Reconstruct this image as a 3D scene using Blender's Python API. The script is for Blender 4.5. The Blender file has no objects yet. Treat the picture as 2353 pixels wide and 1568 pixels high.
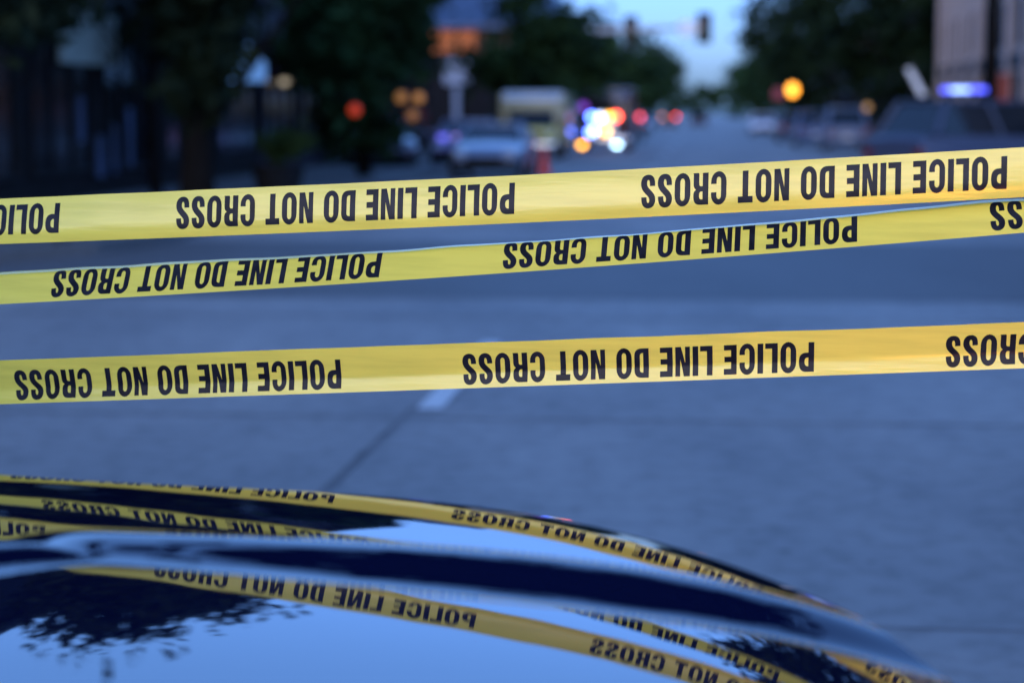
import bpy, bmesh, math, random
import numpy as np
from mathutils import Vector, Matrix
from mathutils.geometry import tessellate_polygon

R = math.radians
rnd = random.Random(7)
sc = bpy.context.scene
COL = sc.collection

# ------------------------------------------------------------------ camera
FPX = 4573.0                      # focal length in pixels of a 2352 px wide picture (70 mm lens)
EYE = 1.65
PITCH = math.atan((784 - 258) / FPX)
cam = bpy.data.cameras.new("camera")
cam.lens = 70.0
cam.sensor_width = 36.0
cam.clip_start = 0.05
cam.clip_end = 4000.0
cam.dof.use_dof = True
cam.dof.focus_distance = 3.11
cam.dof.aperture_fstop = 2.8
camo = bpy.data.objects.new("camera", cam)
COL.objects.link(camo)
camo.location = (0, 0, EYE)
camo.rotation_euler = (math.pi / 2 - PITCH, 0, 0)
sc.camera = camo

# ------------------------------------------------------------------ sky, sun, exposure
SUN_EL, SUN_AZ = R(5.0), R(195.0)     # afterglow low behind the photographer
w = bpy.data.worlds.new("World")
sc.world = w
w.use_nodes = True
nt = w.node_tree
nt.nodes.clear()
sky = nt.nodes.new("ShaderNodeTexSky")
sky.sky_type = 'NISHITA'
sky.sun_disc = False
sky.sun_elevation = SUN_EL
sky.sun_rotation = SUN_AZ
sky.air_density = 1.0
sky.dust_density = 0.3
sky.ozone_density = 3.0
tint = nt.nodes.new("ShaderNodeMix")
tint.data_type = 'RGBA'
tint.blend_type = 'MULTIPLY'
tint.inputs[0].default_value = 1.0
# tungsten white balance of the photograph, and a dusk sky that is stronger overhead than at the horizon
geo = nt.nodes.new("ShaderNodeTexCoord")
sep = nt.nodes.new("ShaderNodeSeparateXYZ")
nt.links.new(geo.outputs["Generated"], sep.inputs[0])
ramp = nt.nodes.new("ShaderNodeValToRGB")
els = ramp.color_ramp.elements
els[0].position, els[1].position = 0.0, 1.0
SKY_TINT = [(0.0, (.17, .45, 2.0)), (.03, (.58, .95, 3.0)), (.10, (.95, 1.3, 3.2)), (.35, (3.35, 3.5, 4.9)), (1.0, (2.1, 2.2, 3.05))]
els.new(SKY_TINT[1][0])
els.new(SKY_TINT[2][0])
els.new(SKY_TINT[3][0])
for e_, (p_, c_) in zip(els, SKY_TINT):
    e_.position = p_
    e_.color = (*[v / 5 for v in c_], 1)
vm = nt.nodes.new("ShaderNodeVectorMath")
vm.operation = 'SCALE'
vm.inputs[3].default_value = 5.0
nt.links.new(sep.outputs[2], ramp.inputs[0])
nt.links.new(ramp.outputs[0], vm.inputs[0])
nt.links.new(vm.outputs[0], tint.inputs[7])
bg = nt.nodes.new("ShaderNodeBackground")
bg.inputs[1].default_value = 0.12
wo = nt.nodes.new("ShaderNodeOutputWorld")
nt.links.new(sky.outputs[0], tint.inputs[6])
nt.links.new(tint.outputs[2], bg.inputs[0])
nt.links.new(bg.outputs[0], wo.inputs[0])

sun = bpy.data.lights.new("sun", 'SUN')
sun.energy = 1.2
sun.angle = R(45)
sun.color = (1.0, 0.84, 0.60)
suno = bpy.data.objects.new("sun", sun)
COL.objects.link(suno)
sd = Vector((math.sin(SUN_AZ) * math.cos(SUN_EL), math.cos(SUN_AZ) * math.cos(SUN_EL), math.sin(SUN_EL)))
suno.rotation_euler = sd.to_track_quat('Z', 'Y').to_euler()

sc.view_settings.view_transform = 'Standard'
sc.view_settings.look = 'None'
sc.view_settings.exposure = 1.0
sc.view_settings.gamma = 1.0
sc.render.engine = 'CYCLES'
sc.cycles.use_denoising = True
sc.cycles.max_bounces = 6
sc.cycles.sample_clamp_indirect = 4.0

# ------------------------------------------------------------------ materials
MATS = {}


def mat(name, base, rough=0.6, metal=0.0, var=0.15, scale=4.0, coat=0.0, coat_ior=1.5, spec=0.5, bump=0.0,
        bscale=60.0, emit=None, estr=0.0, ior=1.5):
    if name in MATS:
        return MATS[name]
    m = bpy.data.materials.new(name)
    m.use_nodes = True
    t = m.node_tree
    b = t.nodes["Principled BSDF"]
    b.inputs["Roughness"].default_value = rough
    b.inputs["Metallic"].default_value = metal
    b.inputs["Specular IOR Level"].default_value = spec
    b.inputs["IOR"].default_value = ior
    b.inputs["Coat Weight"].default_value = coat
    b.inputs["Coat IOR"].default_value = coat_ior
    b.inputs["Coat Roughness"].default_value = 0.02
    tc = t.nodes.new("ShaderNodeTexCoord")
    n = t.nodes.new("ShaderNodeTexNoise")
    n.inputs["Scale"].default_value = scale
    n.inputs["Detail"].default_value = 5.0
    t.links.new(tc.outputs["Object"], n.inputs["Vector"])
    r = t.nodes.new("ShaderNodeValToRGB")
    r.color_ramp.elements[0].position = 0.3
    r.color_ramp.elements[1].position = 0.7
    c0 = [max(0, c * (1 - var)) for c in base]
    c1 = [min(1, c * (1 + var)) for c in base]
    r.color_ramp.elements[0].color = (*c0, 1)
    r.color_ramp.elements[1].color = (*c1, 1)
    t.links.new(n.outputs["Fac"], r.inputs[0])
    t.links.new(r.outputs[0], b.inputs["Base Color"])
    if bump > 0:
        n2 = t.nodes.new("ShaderNodeTexNoise")
        n2.inputs["Scale"].default_value = bscale
        t.links.new(tc.outputs["Object"], n2.inputs["Vector"])
        bp = t.nodes.new("ShaderNodeBump")
        bp.inputs["Strength"].default_value = bump
        bp.inputs["Distance"].default_value = 0.01
        t.links.new(n2.outputs["Fac"], bp.inputs["Height"])
        t.links.new(bp.outputs[0], b.inputs["Normal"])
    if emit:
        b.inputs["Emission Color"].default_value = (*emit, 1)
        b.inputs["Emission Strength"].default_value = estr
    MATS[name] = m
    return m


def lamp(name, col, strength):
    return mat("lamp_" + name, [c * 0.3 for c in col], 0.4, var=0.02, emit=col, estr=strength * 0.6)


M_tyre = mat("tyre_rubber", (0.015, 0.015, 0.017), 0.8)
M_rim = mat("alloy_rim", (0.35, 0.36, 0.38), 0.35, 0.8)
M_glass = mat("car_glass", (0.01, 0.013, 0.018), 0.06, var=0.05)
M_shop = mat("shop_glass", (0.006, 0.008, 0.011), 0.16, var=0.2, spec=0.3)
M_black = mat("black_plastic", (0.012, 0.012, 0.013), 0.7, spec=0.15)
M_chrome = mat("chrome_trim", (0.5, 0.5, 0.52), 0.2, 0.9)
M_lens = mat("lamp_lens", (0.45, 0.47, 0.5), 0.15)
M_redlens = mat("red_lens", (0.35, 0.015, 0.012), 0.2)
M_steel = mat("galvanised_steel", (0.28, 0.29, 0.30), 0.45, 0.6)
M_pole = mat("dark_painted_steel", (0.012, 0.013, 0.015), 0.6, spec=0.15)
M_bark = mat("bark", (0.007, 0.006, 0.0055), 0.95, spec=0.05, var=0.35, scale=6, bump=0.4, bscale=20)

# ------------------------------------------------------------------ helpers


def tag(o, label=None, cat=None, group=None, kind=None):
    if label: o["label"] = label
    if cat: o["category"] = cat
    if group: o["group"] = group
    if kind: o["kind"] = kind
    return o


def empty(name, loc=(0, 0, 0), rz=0.0):
    o = bpy.data.objects.new(name, None)
    o.empty_display_size = 0.2
    COL.objects.link(o)
    o.location = loc
    o.rotation_euler = (0, 0, rz)
    return o


class MB:
    """collects shapes, links them as one mesh object"""

    def __init__(s):
        s.b = bmesh.new()

    def box(s, c, d, bev=0.0, rz=0.0, m=None):
        r = bmesh.ops.create_cube(s.b, size=1.0)
        vs = r['verts']
        bmesh.ops.scale(s.b, vec=d, verts=vs)
        if bev > 0:
            es = list({e for v in vs for e in v.link_edges})
            rr = bmesh.ops.bevel(s.b, geom=es, offset=bev, segments=2, profile=0.5, affect='EDGES')
            vs = list({v for f in rr['faces'] for v in f.verts} | {v for v in vs if v.is_valid})
        M = Matrix.Translation(c) @ Matrix.Rotation(rz, 4, 'Z')
        if m is not None: M = M @ m
        bmesh.ops.transform(s.b, matrix=M, verts=vs)
        return s

    def tube(s, a, b, r0, r1=None, n=12):
        r1 = r0 if r1 is None else r1
        a, b = Vector(a), Vector(b)
        d = b - a
        r = bmesh.ops.create_cone(s.b, cap_ends=True, segments=n, radius1=r0, radius2=max(r1, 1e-4), depth=d.length)
        M = Matrix.Translation((a + b) / 2) @ d.to_track_quat('Z', 'Y').to_matrix().to_4x4()
        bmesh.ops.transform(s.b, matrix=M, verts=r['verts'])
        return s

    def ball(s, c, r, sc3=(1, 1, 1), n=14):
        q = bmesh.ops.create_uvsphere(s.b, u_segments=n, v_segments=n // 2 + 2, radius=r)
        bmesh.ops.scale(s.b, vec=sc3, verts=q['verts'])
        bmesh.ops.translate(s.b, vec=c, verts=q['verts'])
        return s

    def lathe(s, prof, c=(0, 0, 0), n=20):
        rings = []
        for r, z in prof:
            rings.append([s.b.verts.new((c[0] + r * math.cos(2 * math.pi * k / n), c[1] + r * math.sin(2 * math.pi * k / n), c[2] + z)) for k in range(n)])
        for a, b in zip(rings, rings[1:]):
            for k in range(n):
                s.b.faces.new((a[k], a[(k + 1) % n], b[(k + 1) % n], b[k]))
        s.b.faces.new(rings[0][::-1])
        s.b.faces.new(rings[-1])
        return s

    def loft(s, rings, closed=True, cap=True):
        vv = [[s.b.verts.new(p) for p in r] for r in rings]
        n = len(vv[0])
        for a, b in zip(vv, vv[1:]):
            for k in range(n if closed else n - 1):
                s.b.faces.new((a[k], a[(k + 1) % n], b[(k + 1) % n], b[k]))
        if cap and closed:
            s.b.faces.new(vv[0][::-1])
            s.b.faces.new(vv[-1])
        return s

    def slab(s, quad, th):
        """quad of 4 points made into a thin solid pane"""
        q = [Vector(p) for p in quad]
        nrm = (q[1] - q[0]).cross(q[3] - q[0]).normalized() * th
        a = [s.b.verts.new(p) for p in q]
        b = [s.b.verts.new(p - nrm) for p in q]
        s.b.faces.new(a)
        s.b.faces.new(b[::-1])
        for k in range(4):
            s.b.faces.new((a[k], b[k], b[(k + 1) % 4], a[(k + 1) % 4]))
        return s

    def build(s, name, m, parent=None, smooth=False, loc=None):
        bmesh.ops.recalc_face_normals(s.b, faces=s.b.faces[:])
        me = bpy.data.meshes.new(name)
        s.b.to_mesh(me)
        s.b.free()
        me.materials.append(m)
        if smooth:
            me.shade_smooth()
            me.set_sharp_from_angle(angle=R(35))
        o = bpy.data.objects.new(name, me)
        COL.objects.link(o)
        if parent: o.parent = parent
        if loc: o.location = loc
        return o


def mesh_np(name, verts, faces, m, parent=None, smooth=False):
    me = bpy.data.meshes.new(name)
    me.from_pydata([tuple(v) for v in verts], [], [tuple(f) for f in faces])
    me.materials.append(m)
    if smooth: me.shade_smooth()
    o = bpy.data.objects.new(name, me)
    COL.objects.link(o)
    if parent: o.parent = parent
    return o


def copy_tree(o, parent=None):
    c = o.copy()
    COL.objects.link(c)
    c.parent = parent
    for ch in list(o.children):
        copy_tree(ch, c)
    return c


ANG = math.atan(0.096)             # the street runs 5.5 degrees to the right of the lens axis
CA, SA = math.cos(ANG), math.sin(ANG)


def st(s, t, z=0.0):
    """metres along the street, metres to the right of it"""
    return Vector((s * SA + t * CA, s * CA - t * SA, z))


cp_, sp_ = math.cos(PITCH), math.sin(PITCH)


def ray(x, y):
    a, b = (x - 1176) / FPX, (784 - y) / FPX
    return Vector((a, cp_ + b * sp_, -sp_ + b * cp_))


# ------------------------------------------------------------------ ground and road
def road_mat(name, c0, c1, speck, rough):
    m = bpy.data.materials.new(name)
    m.use_nodes = True
    t = m.node_tree
    b = t.nodes["Principled BSDF"]
    b.inputs["Roughness"].default_value = rough
    b.inputs["Specular IOR Level"].default_value = 0.35
    tc = t.nodes.new("ShaderNodeTexCoord")

    def noise(scale, det=6.0, stretch=None):
        n = t.nodes.new("ShaderNodeTexNoise")
        n.inputs["Scale"].default_value = scale
        n.inputs["Detail"].default_value = det
        n.inputs["Roughness"].default_value = 0.6
        src = tc.outputs["Object"]
        if stretch:
            mp = t.nodes.new("ShaderNodeMapping")
            mp.inputs["Rotation"].default_value = (0, 0, ANG)
            mp.inputs["Scale"].default_value = stretch
            t.links.new(src, mp.inputs[0])
            src = mp.outputs[0]
        t.links.new(src, n.inputs["Vector"])
        return n.outputs["Fac"]

    big = noise(0.55, 5, (1.0, 0.35, 1))
    r = t.nodes.new("ShaderNodeValToRGB")
    r.color_ramp.elements[0].position = 0.32
    r.color_ramp.elements[1].position = 0.70
    r.color_ramp.elements[0].color = (*c0, 1)
    r.color_ramp.elements[1].color = (*c1, 1)
    t.links.new(big, r.inputs[0])
    mid = noise(7.0, 8)
    r2 = t.nodes.new("ShaderNodeValToRGB")
    r2.color_ramp.elements[0].position = 0.28
    r2.color_ramp.elements[1].position = 0.55
    r2.color_ramp.elements[0].color = (speck, speck, speck, 1)
    r2.color_ramp.elements[1].color = (1, 1, 1, 1)
    t.links.new(mid, r2.inputs[0])
    mx = t.nodes.new("ShaderNodeMix")
    mx.data_type = 'RGBA'
    mx.blend_type = 'MULTIPLY'
    mx.inputs[0].default_value = 1.0
    t.links.new(r.outputs[0], mx.inputs[6])
    t.links.new(r2.outputs[0], mx.inputs[7])
    # scattered old gum and oil spots
    vo = t.nodes.new("ShaderNodeTexVoronoi")
    vo.inputs["Scale"].default_value = 3.2
    t.links.new(tc.outputs["Object"], vo.inputs["Vector"])
    r3 = t.nodes.new("ShaderNodeValToRGB")
    r3.color_ramp.elements[0].position = 0.03
    r3.color_ramp.elements[1].position = 0.11
    r3.color_ramp.elements[0].color = (0.5, 0.5, 0.5, 1)
    r3.color_ramp.elements[1].color = (1, 1, 1, 1)
    t.links.new(vo.outputs["Distance"], r3.inputs[0])
    mx2 = t.nodes.new("ShaderNodeMix")
    mx2.data_type = 'RGBA'
    mx2.blend_type = 'MULTIPLY'
    mx2.inputs[0].default_value = 1.0
    t.links.new(mx.outputs[2], mx2.inputs[6])
    t.links.new(r3.outputs[0], mx2.inputs[7])
    t.links.new(mx2.outputs[2], b.inputs["Base Color"])
    bp = t.nodes.new("ShaderNodeBump")
    bp.inputs["Strength"].default_value = 0.35
    bp.inputs["Distance"].default_value = 0.004
    t.links.new(noise(90.0, 3), bp.inputs["Height"])
    t.links.new(bp.outputs[0], b.inputs["Normal"])
    return m


M_conc = road_mat("road_concrete", (0.175, 0.177, 0.178), (0.315, 0.308, 0.295), 0.66, 0.75)
M_asph = road_mat("cross_asphalt", (0.085, 0.088, 0.09), (0.12, 0.12, 0.12), 0.8, 0.7)
M_walk = road_mat("sidewalk_concrete", (0.10, 0.10, 0.10), (0.15, 0.15, 0.145), 0.8, 0.8)
M_paint = mat("road_paint", (0.50, 0.50, 0.49), 0.6, var=0.12, scale=9)
M_joint = mat("joint_tar", (0.11, 0.11, 0.11), 0.8, var=0.5, scale=2.5)
M_earth = mat("dark_earth", (0.06, 0.065, 0.05), 0.9, scale=0.2)


def sheet(name, pts, m, z, th=0.0):
    b = bmesh.new()
    vs = [b.verts.new((p[0], p[1], z)) for p in pts]
    f = b.faces.new(vs)
    if th:
        e = bmesh.ops.extrude_face_region(b, geom=[f])
        bmesh.ops.translate(b, vec=(0, 0, -th), verts=[x for x in e['geom'] if isinstance(x, bmesh.types.BMVert)])
    bmesh.ops.recalc_face_normals(b, faces=b.faces[:])
    me = bpy.data.meshes.new(name)
    b.to_mesh(me)
    b.free()
    me.materials.append(m)
    o = bpy.data.objects.new(name, me)
    COL.objects.link(o)
    return tag(o, kind="structure")


sheet("ground", [(-1500, -300), (1500, -300), (1500, 2500), (-1500, 2500)], M_earth, -0.012)
sheet("road", [st(-40, -40), st(-40, 40), st(30, 40), st(30, 9.0), st(1500, 9.0), st(1500, -9.0), st(30, -9.0), st(30, -40)], M_conc, 0.0)
sheet("cross_street", [st(16.6, -45), st(18.6, 45), st(25.6, 45), st(25.0, -45)], M_asph, 0.004)
b_ = MB()
for s0 in (10.9, 14.3 + 12.2 + 6, 45.0, 57.0, 69, 81, 93, 105, 117, 129, 141, 153):
    q = [st(s0, -1.58), st(s0, -1.44), st(s0 + 3.3, -1.44), st(s0 + 3.3, -1.58)]
    b_.b.faces.new([b_.b.verts.new((p.x, p.y, 0.008)) for p in q])
tag(b_.build("lane_marking", M_paint), kind="structure")
b_ = MB()
for q in ([st(2, -1.74), st(2, -1.69), st(11.0, -1.59), st(11.0, -1.63)],
          [st(6.35, -30), st(6.35, 30), st(6.362, 30), st(6.362, -30)],
          [st(10.6, -30), st(10.6, 30), st(10.625, 30), st(10.625, -30)],
          [st(15.9, -30), st(15.9, 30), st(15.94, 30), st(15.94, -30)],
          [st(2, 2.35), st(2, 2.365), st(16, 2.365), st(16, 2.35)]):
    b_.b.faces.new([b_.b.verts.new((p.x, p.y, 0.004)) for p in q])
tag(b_.build("road_joints", M_joint), kind="structure")

lw = [st(400, -6.8), st(24.3, -6.8)]
for k in range(0, 7):
    a = R(15 * k)
    lw.append(st(24.3 - 6.5 * math.sin(a), -13.3 + 6.5 * math.cos(a)))
lw += [st(17.8, -60), st(400, -60)]
sheet("sidewalk", lw, M_walk, 0.14, 0.14)
rw = [st(400, 9.0), st(400, 70), st(27, 70), st(27, 15.0)]
for k in range(0, 7):
    a = R(90 - 15 * k)
    rw.append(st(33 - 6 * math.sin(a), 15.0 - 6 * math.cos(a)))
sheet("sidewalk", rw, M_walk, 0.14, 0.14)

# ------------------------------------------------------------------ near car, hood fitted as a smooth crowned panel
HP = {'A': [1.21893, -0.06045, -0.12985, -0.27608, -0.15486], 'Yc': [1.1911, -0.17005, -0.43067, 0.37532], 'kf': [-0.03903, 0.03665, -0.02433], 'r3': [0.04041], 'B': [1.18944, -0.09517, -0.05142, -0.19516, -0.33112], 'g': [-0.0212, 0.00101, -0.09213, -0.14071], 'kn': [-0.12142, -0.07492], 'Yr': [1.90484, -0.0801, -0.12895, -0.02323, -0.38308], 'Ye': [2.27075, -0.5657, -1.5105, -0.36848, 1.52493]}
WST = 0.13
YMID = 1.40


def poly(c, x):
    r = 0.0
    for k in c[::-1]:
        r = r * x + k
    return r


def s5(t):
    t = np.clip(t, 0, 1)
    return t * t * t * (t * (6 * t - 15) + 10)


def hood_z(X, Y):
    """height of the hood at X (towards the nose), Y (far half; the near half mirrors it)"""
    X = np.asarray(X, float)
    Y = YMID + np.abs(np.asarray(Y, float) - YMID)
    Xc = np.clip(X, -0.68, 0.50)
    d = Y - poly(HP['Yc'], Xc)
    far = poly(HP['A'], Xc) - 0.5 * poly(HP['kf'], Xc) * d * d - HP['r3'][0] * np.maximum(d, 0) ** 3
    # inside the crease line the shoulder runs on straight, without curling down further
    dm = poly(HP['Yr'], Xc) + 0.03 - poly(HP['Yc'], Xc)
    lin = (poly(HP['A'], Xc) - 0.5 * poly(HP['kf'], Xc) * dm * dm - HP['r3'][0] * dm ** 3
           - (poly(HP['kf'], Xc) * dm + 3 * HP['r3'][0] * dm * dm) * (d - dm))
    wl = s5((-0.34 - X) / 0.14)
    far = np.where(d < dm, far * (1 - wl) + lin * wl, far)
    # towards the middle of the hood the slope of the inner field dies out
    e = Y - 1.85
    e = np.where(e < -0.20, -0.20 + 0.14 * np.tanh((e + 0.20) / 0.14), e)
    near = poly(HP['B'], Xc) + poly(HP['g'], Xc) * e + 0.5 * poly(HP['kn'], Xc) * e * e
    s = s5((poly(HP['Yr'], Xc) - Y) / WST + 0.5)
    dist = np.maximum(poly(HP['Yr'], Xc) - 0.03 - Y, 0)
    fade = s5((X + 0.51 + 2.4 * dist) / (0.13 + 1.5 * dist))
    s2 = s * fade
    # behind the end of the crease the inner field rises to meet the shoulder
    inner = near * fade + (1 - fade) * far
    z = far * (1 - s2) + inner * s2
    z = z + np.where(X < -0.68, 0.03 * (-0.68 - X), 0) - 1.6 * np.maximum(X - 0.50, 0) ** 2 * 1.5 - 0.42 * np.maximum(X - 0.50, 0)
    return z


def hood_edge(X):
    Xc = max(X, -0.62)
    return float(poly(HP['Ye'], Xc))


XN = 0.60
police_paint = mat("black_car_paint", (0.0025, 0.005, 0.026), 0.25, var=0.05, coat=1.0, coat_ior=1.45, spec=0.0)
t_ = police_paint.node_tree
n_ = t_.nodes.new("ShaderNodeTexNoise")
n_.inputs["Scale"].default_value = 8.0
n_.inputs["Detail"].default_value = 1.5
tc_ = t_.nodes.new("ShaderNodeTexCoord")
t_.links.new(tc_.outputs["Object"], n_.inputs["Vector"])
bp_ = t_.nodes.new("ShaderNodeBump")
bp_.inputs["Strength"].default_value = 1.0
bp_.inputs["Distance"].default_value = 0.00025
t_.links.new(n_.outputs["Fac"], bp_.inputs["Height"])
t_.links.new(bp_.outputs[0], t_.nodes["Principled BSDF"].inputs["Coat Normal"])
near_car = empty("parked_car", (-1.9, YMID, 0))
tag(near_car, "black parked car whose glossy hood in the foreground mirrors the tapes and sky", "car")


def rel(o):
    o.parent = near_car
    o.matrix_parent_inverse = Matrix.Translation(Vector((1.9, -YMID, 0)))
    return o


NX, NY = 190, 200
xs = np.concatenate([np.linspace(-1.0, 0.45, NX - 30), np.linspace(0.455, XN, 30)])
V, Fc = [], []
for x in xs:
    ye = hood_edge(x) - YMID
    us = np.sin(np.linspace(-1, 1, NY) * math.pi / 2 * 0.85) / math.sin(math.pi / 2 * 0.85)
    ys = YMID + ye * us
    zs = hood_z(np.full(NY, x), ys)
    for y, z in zip(ys, zs):
        V.append((x, y, z))
for i in range(NX - 1):
    for j in range(NY - 1):
        a = i * NY + j
        Fc.append((a, a + NY, a + NY + 1, a + 1))
hood = rel(mesh_np("hood", V, Fc, police_paint, smooth=True))

# outline of the body below the hood
out = []
for x in np.linspace(-1.0, XN, 60):
    ye = hood_edge(x)
    out.append((x, ye, float(hood_z(x, ye))))
nose = []
for k in range(1, 20):
    ye = YMID + (hood_edge(XN) - YMID) * math.cos(math.pi * k / 20)
    nose.append((XN, ye, float(hood_z(XN, ye))))
left = [(p[0], 2 * YMID - p[1], p[2]) for p in out[::-1]]
rear_far = [(-4.25, YMID + 0.72, 1.0), (-4.05, hood_edge(-1) - 0.04, 1.05), (-3.6, hood_edge(-1), 1.1), (-2.4, hood_edge(-1), 1.13), (-1.5, hood_edge(-1), 1.16)]
rear_near = [(p[0], 2 * YMID - p[1], p[2]) for p in rear_far[::-1]]
loop = rear_far + out + nose + left + rear_near
n = len(loop)
rings = []
for off, dz, ab in ((0.0, -0.0015, None), (0.02, -0.02, None), (0.045, -0.10, None), (0.06, -0.28, None), (0.055, None, 0.55), (0.0, None, 0.34), (-0.05, None, 0.28)):
    ring = []
    for k in range(n):
        p, q = loop[k - 1], loop[(k + 1) % n]
        tx, ty = q[0] - p[0], q[1] - p[1]
        l = math.hypot(tx, ty) or 1
        nx, ny = -ty / l, tx / l
        if (loop[k][0] + 1.9) * nx + (loop[k][1] - YMID) * ny < 0:
            nx, ny = -nx, -ny
        z = loop[k][2] + dz if ab is None else ab
        ring.append((loop[k][0] + nx * off, loop[k][1] + ny * off, z))
    rings.append(ring)
b_ = MB().loft(rings, cap=False)
rel(b_.build("body", police_paint, smooth=True))
# cabin
zb = 1.13
hwb, hwr = 0.88, 0.66
corners = {'wf': (-0.98, 1.17), 'rf': (-1.62, 1.68), 'rr': (-3.75, 1.66), 'wr': (-4.2, 1.06)}


def cp3(k, side, hw):
    return (corners[k][0], YMID + side * hw, corners[k][1])


rel(MB().slab([cp3('wf', -1, hwb), cp3('wf', 1, hwb), cp3('rf', 1, hwr), cp3('rf', -1, hwr)], 0.01).build("windshield", M_glass))
rel(MB().slab([cp3('wr', 1, hwb), cp3('wr', -1, hwb), cp3('rr', -1, hwr), cp3('rr', 1, hwr)], 0.01).build("rear_window", M_glass))
for sd_ in (-1, 1):
    q = [cp3('wf', sd_, hwb), cp3('rf', sd_, hwr), cp3('rr', sd_, hwr), cp3('wr', sd_, hwb)]
    rel(MB().slab(q if sd_ > 0 else q[::-1], 0.01).build("side_window", M_glass))
b_ = MB().box(((corners['rf'][0] + corners['rr'][0]) / 2, YMID, 1.70), (2.2, 1.36, 0.07), 0.03)
for sd_ in (-1, 1):
    b_.tube(cp3('wf', sd_, hwb + .01), cp3('rf', sd_, hwr + .01), 0.035)
    b_.tube(cp3('wr', sd_, hwb + .01), cp3('rr', sd_, hwr + .01), 0.04)
    b_.tube((-2.6, YMID + sd_ * (hwb + .01), 1.1), (-2.6, YMID + sd_ * (hwr + .01), 1.68), 0.04)
rel(b_.build("roof", police_paint, smooth=True))
for sd_ in (-1, 1):
    rel(MB().box((-1.2, YMID + sd_ * 1.02, 1.2), (0.12, 0.2, 0.14), 0.03).build("wing_mirror", police_paint, smooth=True))
    for xw in (-0.25, -3.2):
        tw = rel(MB().lathe([(0.27, -0.11), (0.35, -0.09), (0.36, 0), (0.35, 0.09), (0.27, 0.11)], n=32).build("wheel", M_tyre, smooth=True))
        tw.rotation_euler = (math.pi / 2, 0, 0)
        tw.location = (xw, YMID + sd_ * 0.88, 0.36)
        MB().lathe([(0.05, -0.125), (0.25, -0.115), (0.25, 0.115), (0.05, 0.125)], n=24).build("rim", M_rim, tw, True)
    rel(MB().box((0.40, YMID + sd_ * 0.63, 0.80), (0.34, 0.24, 0.12), 0.04, rz=-sd_ * 0.55).build("headlight", M_lens, smooth=True))
ye_ = hood_edge(0.47)
rel(MB().box((0.56, ye_ + 0.01, 0.86), (0.20, 0.12, 0.08), 0.02).build("turn_signal", lamp("turn_signal_amber", (1.0, 0.22, 0.015), 120.0), smooth=True))
rel(MB().box((0.64, YMID, 0.68), (0.05, 0.9, 0.22), 0.02).build("grille", M_black))

# ------------------------------------------------------------------ caution tapes
def tape_mat(name, base):
    m = bpy.data.materials.new(name)
    m.use_nodes = True
    t = m.node_tree
    b = t.nodes["Principled BSDF"]
    b.inputs["Roughness"].default_value = 0.24
    b.inputs["Specular IOR Level"].default_value = 0.5
    tc = t.nodes.new("ShaderNodeTexCoord")
    mp = t.nodes.new("ShaderNodeMapping")
    mp.inputs["Scale"].default_value = (1.2, 1.2, 14.0)
    t.links.new(tc.outputs["Object"], mp.inputs[0])
    n = t.nodes.new("ShaderNodeTexNoise")
    n.inputs["Scale"].default_value = 6.0
    n.inputs["Detail"].default_value = 6.0
    t.links.new(mp.outputs[0], n.inputs["Vector"])
    r = t.nodes.new("ShaderNodeValToRGB")
    r.color_ramp.elements[0].position = 0.25
    r.color_ramp.elements[1].position = 0.6
    r.color_ramp.elements[0].color = (*[c * 0.86 for c in base], 1)
    r.color_ramp.elements[1].color = (*base, 1)
    t.links.new(n.outputs["Fac"], r.inputs[0])
    t.links.new(r.outputs[0], b.inputs["Base Color"])
    bp = t.nodes.new("ShaderNodeBump")
    bp.inputs["Strength"].default_value = 0.30
    bp.inputs["Distance"].default_value = 0.003
    t.links.new(n.outputs["Fac"], bp.inputs["Height"])
    t.links.new(bp.outputs[0], b.inputs["Normal"])
    # thin film: a little light comes through from behind
    tr = t.nodes.new("ShaderNodeBsdfTranslucent")
    t.links.new(r.outputs[0], tr.inputs[0])
    mx = t.nodes.new("ShaderNodeMixShader")
    mx.inputs[0].default_value = 0.18
    t.links.new(b.outputs[0], mx.inputs[1])
    t.links.new(tr.outputs[0], mx.inputs[2])
    t.links.new(mx.outputs[0], t.nodes["Material Output"].inputs[0])
    return m


M_tape = tape_mat("yellow_plastic_tape", (0.85, 0.735, 0.115))
M_ink = mat("black_tape_ink", (0.012, 0.014, 0.022), 0.32, var=0.45, scale=40, spec=0.09)


def bez(p0, p1, p2, p3, n=8):
    r = []
    for i in range(n + 1):
        t = i / n
        u = 1 - t
        r.append((u ** 3 * p0[0] + 3 * u * u * t * p1[0] + 3 * u * t * t * p2[0] + t ** 3 * p3[0],
                  u ** 3 * p0[1] + 3 * u * u * t * p1[1] + 3 * u * t * t * p2[1] + t ** 3 * p3[1]))
    return r


def arc(cx, cy, rx, ry, a0, a1, n=10):
    return [(cx + rx * math.cos(R(a0 + (a1 - a0) * i / n)), cy + ry * math.sin(R(a0 + (a1 - a0) * i / n))) for i in range(n + 1)]


def stadium(cx, rx, y0, y1, ry):
    return arc(cx, y1 - ry, rx, ry, 0, 180) + arc(cx, y0 + ry, rx, ry, 180, 360)


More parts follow.
